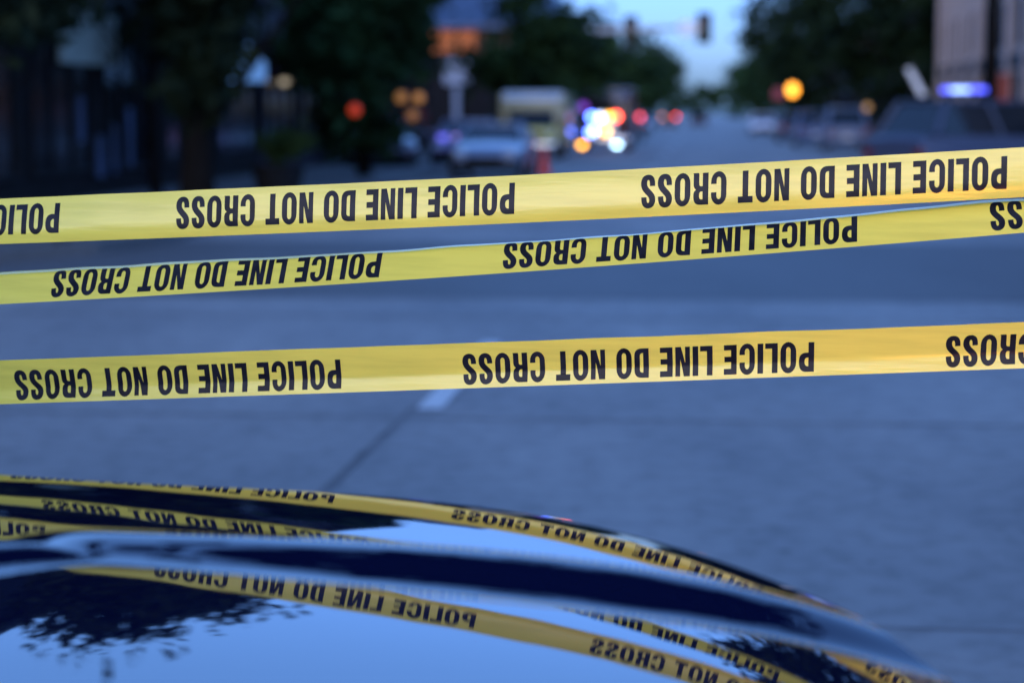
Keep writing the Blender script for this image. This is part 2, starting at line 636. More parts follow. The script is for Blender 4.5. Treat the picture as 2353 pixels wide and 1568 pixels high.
def s_glyph():
    segs = [((.352, .68), (.352, .80), (.335, .945), (.222, .945)), ((.222, .945), (.12, .945), (.088, .86), (.088, .76)),
            ((.088, .76), (.088, .56), (.355, .49), (.355, .255)), ((.355, .255), (.355, .13), (.32, .055), (.222, .055)),
            ((.222, .055), (.11, .055), (.088, .17), (.088, .335))]
    c = []
    for sg in segs:
        q = bez(*sg, n=9)
        c += q if not c else q[1:]
    L, Rr = [], []
    m = len(c)
    for i, p in enumerate(c):
        a, b = c[max(i - 1, 0)], c[min(i + 1, m - 1)]
        dx, dy = b[0] - a[0], b[1] - a[1]
        l = math.hypot(dx, dy)
        f = i / (m - 1)
        hw = 0.082 + 0.014 * math.sin(math.pi * f) ** 2
        L.append((p[0] - dy / l * hw, p[1] + dx / l * hw))
        Rr.append((p[0] + dy / l * hw, p[1] - dx / l * hw))
    return [L + Rr[::-1]], 0.44


ST = 0.178
GL = {
    'I': ([[(0, 0), (ST, 0), (ST, 1), (0, 1)]], ST),
    'L': ([[(0, 0), (.39, 0), (.39, .185), (ST, .185), (ST, 1), (0, 1)]], .39),
    'E': ([[(0, 0), (.40, 0), (.40, .185), (ST, .185), (ST, .41), (.385, .41), (.385, .60), (ST, .60), (ST, .815), (.40, .815), (.40, 1), (0, 1)]], .40),
    'T': ([[(.14, 0), (.14 + ST, 0), (.14 + ST, .80), (.46, .80), (.46, 1), (0, 1), (0, .80), (.14, .80)]], .46),
    'N': ([[(0, 0), (.152, 0), (.152, .57), (.28, 0), (.46, 0), (.46, 1), (.308, 1), (.308, .44), (.19, 1), (0, 1)]], .46),
    'O': ([stadium(.245, .245, -.025, 1.025, .34), stadium(.245, .07, .15, .85, .11)[::-1]], .49),
    'C': ([[(.475, .63)] + arc(.24, .70, .24, .325, 0, 180)[0:] + arc(.24, .30, .24, .325, 180, 360) + [(.48, .37), (.31, .37)]
           + arc(.24, .26, .07, .11, 360, 180) + arc(.24, .74, .07, .11, 180, 0) + [(.31, .63)]], .48),
    'D': ([[(0, 0), (.2, 0)] + bez((.2, 0), (.40, 0), (.46, .10), (.46, .30)) [1:] + bez((.46, .70), (.46, .90), (.40, 1), (.2, 1)) + [(0, 1)],
           [(ST, .165), (ST, .835)] + bez((ST, .835), (.26, .835), (.285, .80), (.285, .72))[1:] + bez((.285, .28), (.285, .20), (.26, .165), (ST, .165))[:-1]], .46),
    'P': ([[(0, 0), (ST, 0), (ST, .365)] + bez((.23, .365), (.40, .365), (.47, .46), (.47, .68)) + bez((.47, .68), (.47, .90), (.40, 1), (.23, 1))[1:] + [(0, 1)],
           [(ST, .54), (ST, .82)] + bez((.2, .82), (.26, .82), (.295, .77), (.295, .68)) + bez((.295, .68), (.295, .59), (.26, .54), (.2, .54))[1:]], .47),
    'R': ([[(0, 0), (ST, 0), (ST, .42), (.225, .42)] + bez((.225, .42), (.285, .42), (.285, .36), (.285, .30))[1:] + [(.285, .05), (.30, 0), (.475, 0), (.46, .04), (.46, .33)]
           + bez((.46, .33), (.46, .44), (.43, .49), (.38, .52))[1:] + bez((.38, .52), (.44, .56), (.465, .62), (.465, .72))[1:] + bez((.465, .72), (.465, .92), (.40, 1), (.25, 1))[1:] + [(0, 1)],
           [(ST, .585), (ST, .83)] + bez((.21, .83), (.265, .83), (.285, .79), (.285, .71)) + bez((.285, .71), (.285, .62), (.265, .585), (.21, .585))[1:]], .475),
    'S': s_glyph(),
}


def text_polys(text):
    """glyph polygons (outer, holes...) of the line, in cap heights, and its length"""
    x = 0.0
    res = []
    for ch in text:
        if ch == ' ':
            x += 0.27
            continue
        pol, wd = GL[ch]
        res.append([[(px + x, py) for px, py in pp] for pp in pol])
        x += wd + (0.085 if ch not in 'L' else 0.06)
    return res, x - 0.085


TEXT, TLEN = text_polys("POLICE LINE DO NOT CROSS")
TW = 0.0762
NV = 26


def clean(pp):
    q = []
    for p in pp:
        if not q or math.hypot(p[0] - q[-1][0], p[1] - q[-1][1]) > 1e-4:
            q.append(p)
    if math.hypot(q[0][0] - q[-1][0], q[0][1] - q[-1][1]) < 1e-4:
        q.pop()
    return q


class Tape:
    def __init__(s, bottom, phi, u_text, u_cap, label, name_rank):
        # bottom: quadratic through picture points of its lower edge, unprojected on the tape's own vertical plane
        xs_ = np.array([p[0] for p in bottom], float)
        ys_ = np.array([p[1] for p in bottom], float)
        s.q = np.polyfit(xs_, ys_, 2)
        s.phi = phi
        X, Z, Y = [], [], []
        for px in np.linspace(-60, 2412, 120):
            r = ray(px, float(np.polyval(s.q, px)))
            k = 3.12 / (r.y + 0.1556 * r.x)
            X.append(r.x * k)
            Y.append(r.y * k)
            Z.append(EYE + r.z * k)
        s.zc = np.polyfit(X, Z, 2)
        s.label = label
        s.seed = name_rank
        s.u_text = u_text
        s.capr = u_cap
        # phi profile tabulated in v
        s.vs = np.linspace(0, 1, NV)

    def base(s, X):
        Xc = np.clip(X, -0.95, 0.9)
        z = np.polyval(s.zc, Xc) + np.polyval(np.polyder(s.zc), Xc) * (X - Xc)
        return z

    def section(s, X):
        """offsets (dY, dZ) at NV heights for a station X"""
        vf = np.linspace(0, 1, 201)
        w_ = sum(a_ * math.sin(X * f_ + s.seed * 1.7 + f_) for a_, f_ in ((1.6, 9.0), (1.3, 17.0), (0.9, 31.0), (0.6, 53.0)))
        w2 = sum(a_ * math.sin(X * f_ + s.seed * 2.9 + 2 * f_) for a_, f_ in ((1.8, 7.0), (1.4, 23.0), (0.8, 41.0)))
        ph = np.array([R(s.phi(v, X) + w_ * (1 - v) + w2 * v * math.sin(3.1 * v + X * 2 + s.seed)) for v in vf])
        dy = np.concatenate([[0], np.cumsum((np.sin(ph[1:]) + np.sin(ph[:-1])) / 2)]) / 200 * TW
        dz = np.concatenate([[0], np.cumsum((np.cos(ph[1:]) + np.cos(ph[:-1])) / 2)]) / 200 * TW
        return vf, dy, dz

    def build(s):
        N = 420
        Xs = np.linspace(-3.6, 3.4, N)
        DY = np.zeros((N, 201)); DZ = np.zeros((N, 201))
        for i, x in enumerate(Xs):
            vf, DY[i], DZ[i] = s.section(float(np.clip(x, -1.1, 1.1)))
        s.Xs, s.DY, s.DZ, s.vf = Xs, DY, DZ, vf
        vi = np.linspace(0, 200, NV).round().astype(int)
        T = np.array([1, -0.1556, 0.0]); T /= np.linalg.norm(T)
        Nn = np.array([-T[1], T[0], 0.0])      # horizontal, away from the camera
        s.Nn = Nn
        V = []
        for i, x in enumerate(Xs):
            c = np.array([x, 3.12 - 0.1556 * x, s.base(x)])
            for j in vi:
                V.append(c + Nn * DY[i, j] + np.array([0, 0, DZ[i, j]]))
        Fc = []
        for i in range(N - 1):
            for j in range(NV - 1):
                a = i * NV + j
                Fc.append((a, a + NV, a + NV + 1, a + 1))
        root = empty("caution_tape", (0, 3.12, 0))
        tag(root, s.label, "police tape", "yellow tapes strung across the street")
        o = mesh_np("tape_strip", V, Fc, M_tape, smooth=True)
        o.parent = root
        o.matrix_parent_inverse = Matrix.Translation((0, -3.12, 0))
        # lettering, one part for every repeat of the words
        lc = 0.0493                      # letter height in metres along the film
        for x0 in s.u_text:              # x of the right end (the P) of every repeat; the words run leftwards, upside down
            bm = bmesh.new()
            for glyph in TEXT:
                polys = [clean(pp) for pp in glyph]
                vv = [[Vector((p[0], p[1], 0)) for p in pp] for pp in polys]
                flat = [p for pp in polys for p in pp]
                vs = [bm.verts.new((x0 - p[0] * lc * 0.9881, (s.capr[1] - p[1] * lc / TW) * TW, 0)) for p in flat]
                for tri in tessellate_polygon(vv):
                    try:
                        bm.faces.new([vs[k] for k in tri])
                    except ValueError:
                        pass
            for k in range(1, 60):
                y = TW * k / 60
                bmesh.ops.bisect_plane(bm, geom=bm.verts[:] + bm.edges[:] + bm.faces[:], plane_co=(0, y, 0), plane_no=(0, 1, 0), dist=1e-7)
            XY = np.array([v.co[:] for v in bm.verts])
            ui = np.clip((XY[:, 0] - Xs[0]) / (Xs[1] - Xs[0]), 0, N - 1.001)
            i0 = ui.astype(int); fu = ui - i0
            vv_ = XY[:, 1] / TW * (NV - 1)
            j0 = np.clip(vv_.astype(int), 0, NV - 2); fv = vv_ - j0
            A = np.array(V).reshape(N, NV, 3)
            P = (A[i0, j0] * ((1 - fu) * (1 - fv))[:, None] + A[i0 + 1, j0] * (fu * (1 - fv))[:, None]
                 + A[i0, j0 + 1] * ((1 - fu) * fv)[:, None] + A[i0 + 1, j0 + 1] * (fu * fv)[:, None])
            dv = A[i0, j0 + 1] - A[i0, j0]
            du = A[i0 + 1, j0] - A[i0, j0]
            nr = np.cross(du, dv)
            nr /= np.linalg.norm(nr, axis=1)[:, None]
            nr *= np.sign(-(nr[:, 1]))[:, None]       # towards the camera
            P = P + nr * 0.00035
            for v, p in zip(bm.verts, P):
                v.co = p
            me = bpy.data.meshes.new("lettering")
            bm.to_mesh(me)
            bm.free()
            me.materials.append(M_ink)
            me.shade_smooth()
            lo = bpy.data.objects.new("lettering", me)
            COL.objects.link(lo)
            lo.parent = root
            lo.matrix_parent_inverse = Matrix.Translation((0, -3.12, 0))
        return root


def sm(a, b, v):
    t = min(max((v - a) / (b - a), 0), 1)
    return t * t * (3 - 2 * t)


def X_at(px, py=500):
    r = ray(px, py)
    return r.x * 3.12 / (r.y + 0.1556 * r.x)


PER = 0.740


def repeats(px, py):
    x = X_at(px, py)
    return [x + k * PER for k in range(-5, 6) if -3.0 < x + k * PER < 3.35]


def wav(X, a, b, c):
    return a * math.sin(X * b + c)


tape_top = Tape([(0, 560.4), (787, 530.6), (1628, 490.7), (2352, 453)],
                lambda v, X: -16 + 24 * sm(0.02, 0.42, v) + 8 * sm(0.4, 1.0, v) - 5.5 * X + wav(X, 1.5, 5.1, .3),
                repeats(1182, 460), (0.215, 0.845), "topmost yellow tape, widest and flattest, its printing fully face on", 0)
tape_mid = Tape([(0, 698.6), (787, 652.4), (1628, 592.6), (2352, 534.3)],
                lambda v, X: 38 + 42 * sm(0.66, 0.80, v) + 7 * sm(0.8, 1.0, v) + wav(X, 3, 4.3, 1.0),
                repeats(868, 612), (0.13, 0.76), "middle yellow tape, tilted back so its upper rim shines white", 1)
tape_low = Tape([(0, 927.9), (787, 901.7), (1628, 871.4), (2352, 845.5)],
                lambda v, X: 9 - 28 * sm(0.26, 0.40, v) - 4 * X + wav(X, 1.5, 4.0, 2.0),
                repeats(783, 856), (0.10, 0.735), "lowest yellow tape, folded lengthwise with a paler lower strip", 2)
for t_ in (tape_top, tape_mid, tape_low):
    t_.build()

# ------------------------------------------------------------------ trees
def leaf_mat(name, base, var):
    return mat(name, base, 0.7, var=var, scale=0.9, spec=0.06)


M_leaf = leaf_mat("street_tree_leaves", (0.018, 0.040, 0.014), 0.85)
M_leaf4 = leaf_mat("deep_green_leaves", (0.011, 0.022, 0.009), 0.8)  # leaf green between the street tree and dark tones
M_leaf2 = leaf_mat("dark_leaves", (0.010, 0.018, 0.009), 0.5)
M_leaf3 = leaf_mat("light_leaves", (0.035, 0.06, 0.016), 0.5)


def crown_mesh(seed, rx, rz, zc, nclump, nleaf, size, vase=0.0):
    g = np.random.default_rng(seed)
    V, Fc = [], []
    for c in range(nclump):
        d = g.normal(size=3)
        d /= np.linalg.norm(d)
        rr = g.uniform(0.25, 0.95) ** 0.6
        cc = np.array([d[0] * rx * rr, d[1] * rx * rr, zc + d[2] * rz * rr])
        vf_ = 1 - vase * (1 - min(max((cc[2] - zc + rz) / (1.5 * rz), 0), 1))
        cc[:2] *= vf_
        cr = g.uniform(0.22, 0.42) * rx * max(vf_, 0.5)
        p = g.normal(size=(nleaf, 3)) * cr * np.array([0.55, 0.55, 0.42])
        for q in p:
            a = g.normal(size=3); a /= np.linalg.norm(a)
            b = np.cross(a, g.normal(size=3)); b /= np.linalg.norm(b)
            s = size * g.uniform(0.6, 1.4)
            o = cc + q
            k = len(V)
            V += [o - a * s, o + b * s * 0.5, o + a * s, o - b * s * 0.5]
            Fc.append((k, k + 1, k + 2, k + 3))
    return V, Fc


def make_tree(name, seed, h, rx, base, leaf, nclump=34, nleaf=85, size=0.26, trunk=0.17, vase=0.0):
    root = empty(name)
    rz = (h - base) / 2
    V, Fc = crown_mesh(seed, rx, rz, base + rz, nclump, nleaf, size, vase)
    b = MB()
    g = random.Random(seed)
    top = base + rz * 0.9
    b.tube((0, 0, 0), (0.05, 0.03, base * 0.6), trunk * 1.25, trunk * 0.95)
    b.tube((0.05, 0.03, base * 0.6 - 0.02), (0.0, 0.0, base + rz * .3), trunk * 0.95, trunk * 0.7)
    b.tube((0, 0, base + rz * .3 - 0.02), (0.1, -0.1, base + rz * 1.4), trunk * 0.7, trunk * 0.2)
    for k in range(6):
        a = k * 1.05 + g.uniform(-.3, .3)
        z0 = base * 0.75 + k * rz * 0.16
        b.tube((0, 0, z0), (math.cos(a) * rx * .7, math.sin(a) * rx * .7, z0 + rz * g.uniform(.35, .7)), trunk * 0.45, trunk * 0.1, 8)
    b.build("trunk", M_bark, root, True)
    mesh_np("crown", V, Fc, leaf, root)
    return root


def place(o, s, t, rz, scale, label, cat="tree", group="street trees along both pavements", z=0.13):
    o.location = st(s, t, z)
    o.rotation_euler = (0, 0, rz)
    o.scale = (scale, scale, scale)
    tag(o, label, cat, group)
    return o


tall = make_tree("street_tree", 3, 9.9, 2.4, 1.4, M_leaf2, 90, 330, 0.15, 0.25, 0.88)
place(tall, 30.0, -7.75, 0.3, 1.0, "tall dark tree on the left corner pavement, nearest of all the trees")
t2 = make_tree("street_tree", 5, 6.8, 1.75, 0.5, M_leaf, 80, 110, 0.20, 0.18)
place(t2, 47.0, -8.05, 1.1, 1.0, "tall dark tree left of the orange panelled building")
mid_ = make_tree("street_tree", 11, 6.2, 2.6, 1.4, M_leaf, 40, 95, 0.26, 0.15)
place(mid_, 80.0, -6.5, 0.0, 1.0, "rounded green tree standing behind the pale yellow truck")
far_ = make_tree("street_tree", 17, 9.2, 3.9, 1.7, M_leaf, 40, 80, 0.34, 0.18)
place(far_, 112.0, -8.4, 0.0, 0.86, "green tree behind the traffic signal mast on the left")
hi = make_tree("street_tree", 23, 20.0, 3.6, 5.6, M_leaf2, 46, 110, 0.28, 0.22)
place(hi, 59.0, 8.2, 0.5, 1.0, "very tall tree with a bare dark trunk before the beige facade")
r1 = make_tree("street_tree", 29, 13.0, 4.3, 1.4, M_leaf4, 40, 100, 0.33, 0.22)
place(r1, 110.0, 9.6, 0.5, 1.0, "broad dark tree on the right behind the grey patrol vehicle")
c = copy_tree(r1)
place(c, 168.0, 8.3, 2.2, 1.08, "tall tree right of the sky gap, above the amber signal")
c = copy_tree(far_)
place(c, 150.0, -8.6, 1.3, 0.95, "green tree left of the sky gap beyond the signal mast")
for k, (s, t, a, q) in enumerate([(195, -8.4, .4, 1.1), (250, -8.2, 2.4, 1.15), (320, -8.1, 3.3, 1.2),
                                  (222, 9.3, 1.0, 1.15), (300, 9.2, 2.0, 1.2), (380, 9.2, .2, 1.25)]):
    c = copy_tree(far_)
    place(c, s, t, a, q, ("distant tree of the left row narrowing towards the street's end" if t < 0 else "distant tree of the right row narrowing towards the street's end"),
          group="distant trees left of the road" if t < 0 else "distant trees right of the road", z=0)
small = make_tree("street_tree", 41, 5.6, 1.5, 1.9, M_leaf2, 12, 80, 0.16, 0.09)
place(small, 25.6, -9.5, 0.9, 1.0, "thin young tree at the far left in front of the pale shop sign")
for s_0, t_0, a_0, lab_ in ((27.2, -10.2, 1.7, "thin young tree close to the corner shop wall at the left edge"), (35.5, -9.9, 2.9, "thin young tree between the pale shop sign and the tall corner tree")):
    c = copy_tree(small)
    place(c, s_0, t_0, a_0, 1.05, lab_)
added_canopy = make_tree("street_tree", 43, 9.6, 4.0, 5.2, M_leaf2, 105, 130, 0.36, 0.25)  # added out of view so the hood crease mirrors something dark
place(added_canopy, 4.1, -0.9, 0.0, 1.0, "unseen tree added over the near car to darken the reflection in its hood crease", z=0)
for ch in added_canopy.children:
    if ch.name.startswith("trunk"):
        # leaning trunk: foot beside the car, fork under the crown
        for v_ in ch.data.vertices:
            k_ = max(0.0, 1 - v_.co.z / 5.4)
            v_.co.x += 4.9 * k_
            v_.co.y -= 1.0 * k_
# far woodland where the street ends
g_ = np.random.default_rng(5)
V, Fc = [], []
for k in range(70):
    a, b = crown_mesh(100 + k, 5.5, 4.5, 5.0, 8, 40, 0.9)
    off = st(520 + g_.uniform(0, 60), (k - 35) * 6.0)
    n0 = len(V)
    V += [np.array(p) + np.array(off) for p in a]
    Fc += [tuple(i + n0 for i in f) for f in b]
o = mesh_np("far_woodland", V, Fc, M_leaf)
tag(o, "dark mass of trees where the street ends", "woodland", kind="stuff")

# ------------------------------------------------------------------ buildings
def window(b, cx, z, wd, ht, parent, glass, frame, y=0.0, cols=2):
    f = MB()
    fw = 0.07
    f.box((cx - wd / 2 + fw / 2, y - 0.03, z), (fw, 0.10, ht))
    f.box((cx + wd / 2 - fw / 2, y - 0.03, z), (fw, 0.10, ht))
    f.box((cx, y - 0.03, z + ht / 2 - fw / 2), (wd - 2 * fw, 0.10, fw))
    f.box((cx, y - 0.03, z - ht / 2 + fw / 2), (wd - 2 * fw, 0.10, fw))
    for k in range(1, cols):
        f.box((cx - wd / 2 + wd * k / cols, y - 0.025, z), (0.05, 0.07, ht - 2 * fw))
    wo_ = f.build("window", frame, parent)
    MB().box((cx, y - 0.004, z), (wd - 2 * fw, 0.012, ht - 2 * fw)).build("pane", glass, wo_)
    return wo_


def building(name, label, pos, rz, length, depth, height, wallm, floors, nwin, shop=True, frame=None, glass=None, cornice=True,
             shop_h=3.2, group=None, cat="building", pil=None, wz=1.9):
    """facade on local y=0 facing -y, length along local x starting at 0"""
    root = empty(name, pos, rz)
    tag(root, label, cat, group)
    frame = frame or M_pole
    glass = glass or M_shop
    MB().box((length / 2, depth / 2, height / 2), (length, depth, height)).build("wall", wallm, root)
    if cornice:
        MB().box((length / 2, -0.1, height - 0.25), (length + 0.3, 0.36, 0.4), 0.05).build("cornice", wallm, root)
    if shop:
        n = max(2, int(length / 4))
        for k in range(n):
            cx = (k + 0.5) * length / n
            window(None, cx, 0.35 + (shop_h - 0.6) / 2 + 0.1, length / n - 0.7, shop_h - 0.6, root, glass, frame, cols=3)
        MB().box((length / 2, -0.09, shop_h + 0.35), (length - 0.2, 0.16, 0.55), 0.02).build("fascia", frame, root)
    if pil:
        for k in range(nwin + 1):
            MB().box((k * length / nwin, -0.16, height / 2), (0.55, 0.3, height - 0.7)).build("pilaster", pil, root)
    for f in range(floors):
        z = (shop_h if shop else 0.6) + 1.9 + f * 3.3
        for k in range(nwin):
            window(None, (k + 0.5) * length / nwin, z, min(1.5, length / nwin * 0.55), wz, root, glass, frame)
    return root


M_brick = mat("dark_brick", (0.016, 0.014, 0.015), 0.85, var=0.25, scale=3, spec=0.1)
M_grey = mat("mauve_render", (0.055, 0.048, 0.062), 0.85, var=0.15, scale=1, spec=0.1)
M_pale = mat("pale_stone", (0.40, 0.42, 0.34), 0.85, var=0.2, scale=1, spec=0.1)
M_beige = mat("beige_brick", (0.40, 0.28, 0.22), 0.85, var=0.12, scale=2)
M_beigel = mat("light_limestone", (0.42, 0.33, 0.30), 0.85, var=0.1, scale=2)
M_brown = mat("brown_brick", (0.15, 0.085, 0.06), 0.85, var=0.2, scale=3, spec=0.1)
M_slate = mat("blue_slate", (0.035, 0.07, 0.14), 0.5, var=0.25, scale=2)
M_orange = mat("orange_panel", (0.68, 0.16, 0.03), 0.7, var=0.1)
M_white = mat("white_trim", (0.55, 0.56, 0.58), 0.6, var=0.06)
M_trim2 = mat("lavender_trim", (0.30, 0.32, 0.38), 0.6, var=0.1)
M_plum = mat("plum_canvas", (0.06, 0.025, 0.06), 0.8)

# left row (the facade faces the street: local -y points to +t)
RL = -ANG + math.pi / 2


def left(s, t=-11.0, z=0.13):
    return st(s, t, z)


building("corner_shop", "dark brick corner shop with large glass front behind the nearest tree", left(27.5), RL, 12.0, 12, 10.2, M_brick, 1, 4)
shop_ = [o_ for o_ in COL.objects if o_.name == "corner_shop"][0]
M_reflection = mat("blue_reflection", (0.035, 0.06, 0.12), 0.5, var=0.5, scale=1.5)  # flat blue boards painted as sky reflections in the shop glass
for s0_, z0_, z1_, wd_ in ((34.3, 1.0, 1.8, .35), (35.4, .35, 1.1, .45), (36.3, .4, 1.3, .25), (37.3, .5, 1.6, .35), (38.8, .3, 1.2, .5)):
    MB().box((s0_ - 27.5, -0.10, (z0_ + z1_) / 2), (wd_, 0.02, z1_ - z0_)).build("glass_reflection", M_reflection, shop_)
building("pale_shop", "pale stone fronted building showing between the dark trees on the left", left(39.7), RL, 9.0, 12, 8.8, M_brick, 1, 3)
building("mauve_house", "grey mauve rendered building beside the blue gable sign", left(49.0), RL, 14.0, 12, 10.5, M_grey, 2, 4)
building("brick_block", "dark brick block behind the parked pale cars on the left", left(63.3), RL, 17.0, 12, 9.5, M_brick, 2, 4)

# pale shop sign seen through the leaves
p = left(33.1, -10.85, 2.95)
sg = empty("shop_sign", p, RL)
tag(sg, "pale blank sign board above the corner shop windows", "sign")
MB().box((1.6, 0, 0), (3.2, 0.1, 0.95), 0.02).build("board", M_pale, sg)
MB().box((1.6, -0.01, 0.50), (3.3, 0.14, 0.05)).build("trim", M_pole, sg)

def at_depth(px, py, Y):
    r = ray(px, py)
    return Vector((0, 0, EYE)) + r * (Y / r.y)


# building with blue roof, orange panels and a pale corner column, its end wall faces the camera
pb = st(104, -15.0, 0.13)
bl = empty("orange_panel_house", pb, -ANG)
tag(bl, "corner building with blue slate roof, orange panels and pale column below", "building")
MB().box((3.7, 6, 2.35), (7.4, 12, 4.5)).build("wall", M_brick, bl)
MB().box((1.9, -0.05, 5.2), (2.5, 0.1, 1.15), 0.02).build("orange_panel", M_orange, bl)
MB().box((3.7, 6.1, 5.2), (7.0, 11.8, 1.2)).build("upper_wall", M_brown, bl)
b_ = MB()
b_.loft([[(-0.6, -0.6, 5.82), (8.0, -0.6, 5.82), (8.0, 12.6, 5.82), (-0.6, 12.6, 5.82)],
         [(-0.6, -0.6, 6.05), (8.0, -0.6, 6.05), (8.0, 12.6, 6.05), (-0.6, 12.6, 6.05)],
         [(2.0, 2.6, 10.5), (5.4, 2.6, 10.5), (5.4, 9.0, 10.5), (2.0, 9.0, 10.5)]])
b_.build("roof", M_slate, bl)
MB().box((2.15, -0.2, 3.6), (1.35, 0.3, 1.3), 0.05).build("white_panel", M_trim2, bl)
MB().tube((2.15, -0.3, 0), (2.15, -0.3, 2.84), 0.17, 0.17).build("column", M_trim2, bl, True)
window(None, 5.4, 2.0, 2.2, 2.0, bl, M_shop, M_pole, y=0)
window(None, 5.4, 5.2, 1.2, 0.8, bl, M_shop, M_pole, y=0.2)

# right row
RRz = -ANG - math.pi / 2
building("beige_building", "beige brick building with light pilasters at the right edge", st(106, 12.3, 0.13), RRz, 66.0, 14, 12.0, M_beige, 3, 14, pil=M_beigel)
building("brown_building", "brown brick building beyond the beige one on the right", st(215, 12.6, 0.13), RRz, 108.0, 14, 9.0, M_brown, 2, 18)

# ------------------------------------------------------------------ small street things on the left
# gable sign
p = at_depth(570, 155, 42.0)
gs = empty("hanging_sign", (p.x, p.y, p.z), -ANG)
tag(gs, "pale blue gable shaped sign hanging over the left pavement", "sign")
b_ = MB()
hw, hh = 0.37, 0.30
pr = [(-hw, -hh), (hw, -hh), (hw, 0.08), (0, 0.5), (-hw, 0.08)]
b_.loft([[(x, -0.06, z) for x, z in pr], [(x, 0.06, z) for x, z in pr]])
b_.build("board", lamp("sign_blue", (0.16, 0.38, 0.85), 0.5), gs)
MB().tube((0, 0, 0.45), (0, 0, 0.8), 0.02).tube((0, 0, 0.8), (-3.4, 0, 0.8), 0.025).build("bracket", M_pole, gs)
# plum awning
p = st(50.5, -11.0, 2.75)
aw = empty("awning", p, RL)
tag(aw, "plum canvas awning sloping out over the shop door", "awning")
MB().loft([[(0, 0, 0.9), (0, -1.5, 0.0), (0, -1.5, -0.25), (0, 0, -0.25)], [(4.5, 0, 0.9), (4.5, -1.5, 0.0), (4.5, -1.5, -0.25), (4.5, 0, -0.25)]]).build("canvas", M_plum, aw)
MB().tube((0.1, -1.5, -0.2), (0.1, 0, -0.6), 0.02).tube((4.4, -1.5, -0.2), (4.4, 0, -0.6), 0.02).build("frame", M_pole, aw)


def wall_lamp(px, py, Y, col, strength, r, label, cat="lamp", group=None):
    p = at_depth(px, py, Y)
    o = empty("wall_lamp", p, -ANG)
    tag(o, label, cat, group)
    MB().ball((0, 0, 0), r).build("globe", lamp("%s_%d" % (label.split()[0], px), col, strength), o, True)
    MB().tube((0, 0, r), (0, 0, r + 0.12), 0.03).tube((0, 0, r + 0.12), (-0.5, 0.25, r + 0.16), 0.025).build("bracket", M_pole, o)
    return o


wall_lamp(655, 187, 52, (1.0, 0.85, 0.62), 0.45, 0.13, "warm white globe lamp above the awning")
wall_lamp(815, 253, 43, (1.0, 0.08, 0.02), 0.42, 0.12, "red lamp glowing low in the dark trees")
wall_lamp(962, 225, 44, (1.0, 0.42, 0.10), 0.34, 0.11, "brighter amber lamp under the trees, the upper right of its cluster")
wall_lamp(922, 224, 44.5, (1.0, 0.42, 0.10), 0.25, 0.12, "dim amber lamp left of the brighter amber one")
wall_lamp(948, 265, 44.5, (1.0, 0.40, 0.10), 0.18, 0.12, "faint amber lamp below the brighter amber one")
wall_lamp(340, 342, 44, (0.12, 0.10, 1.0), 0.9, 0.10, "small deep blue lamp inside the shop front")
wall_lamp(505, 271, 50, (0.10, 0.22, 0.8), 0.35, 0.24, "dim blue lamp low on the shop front left of the awning")

# bench at the left edge
p = st(22.6, -8.1, 0.14)
bn = empty("bench", p, -ANG)
tag(bn, "dark slatted bench on the left corner pavement", "bench")
b_ = MB()
for k in range(4):
    b_.box((0, -0.2 + 0.13 * k, 0.45), (1.5, 0.10, 0.035), 0.008)
b_.build("seat", M_black, bn)
for sx in (-0.65, 0.65):
    MB().box((sx, -0.18, 0.215), (0.05, 0.06, 0.43)).build("leg", M_black, bn)
    MB().box((sx, 0.18, 0.215), (0.05, 0.05, 0.43)).build("leg", M_black, bn)
# planter with shrub
p = st(36.2, -7.8, 0.14)
pl = empty("planter", p, -ANG)
tag(pl, "round dark planter with a low shrub on the left kerb", "planter")
MB().lathe([(0.38, 0), (0.5, 0.55), (0.46, 0.55), (0.42, 0.45)], n=24).build("pot", M_black, pl, True)
V, Fc = crown_mesh(77, 0.55, 0.4, 0.85, 10, 60, 0.08)
mesh_np("shrub", V, Fc, M_leaf3, pl)

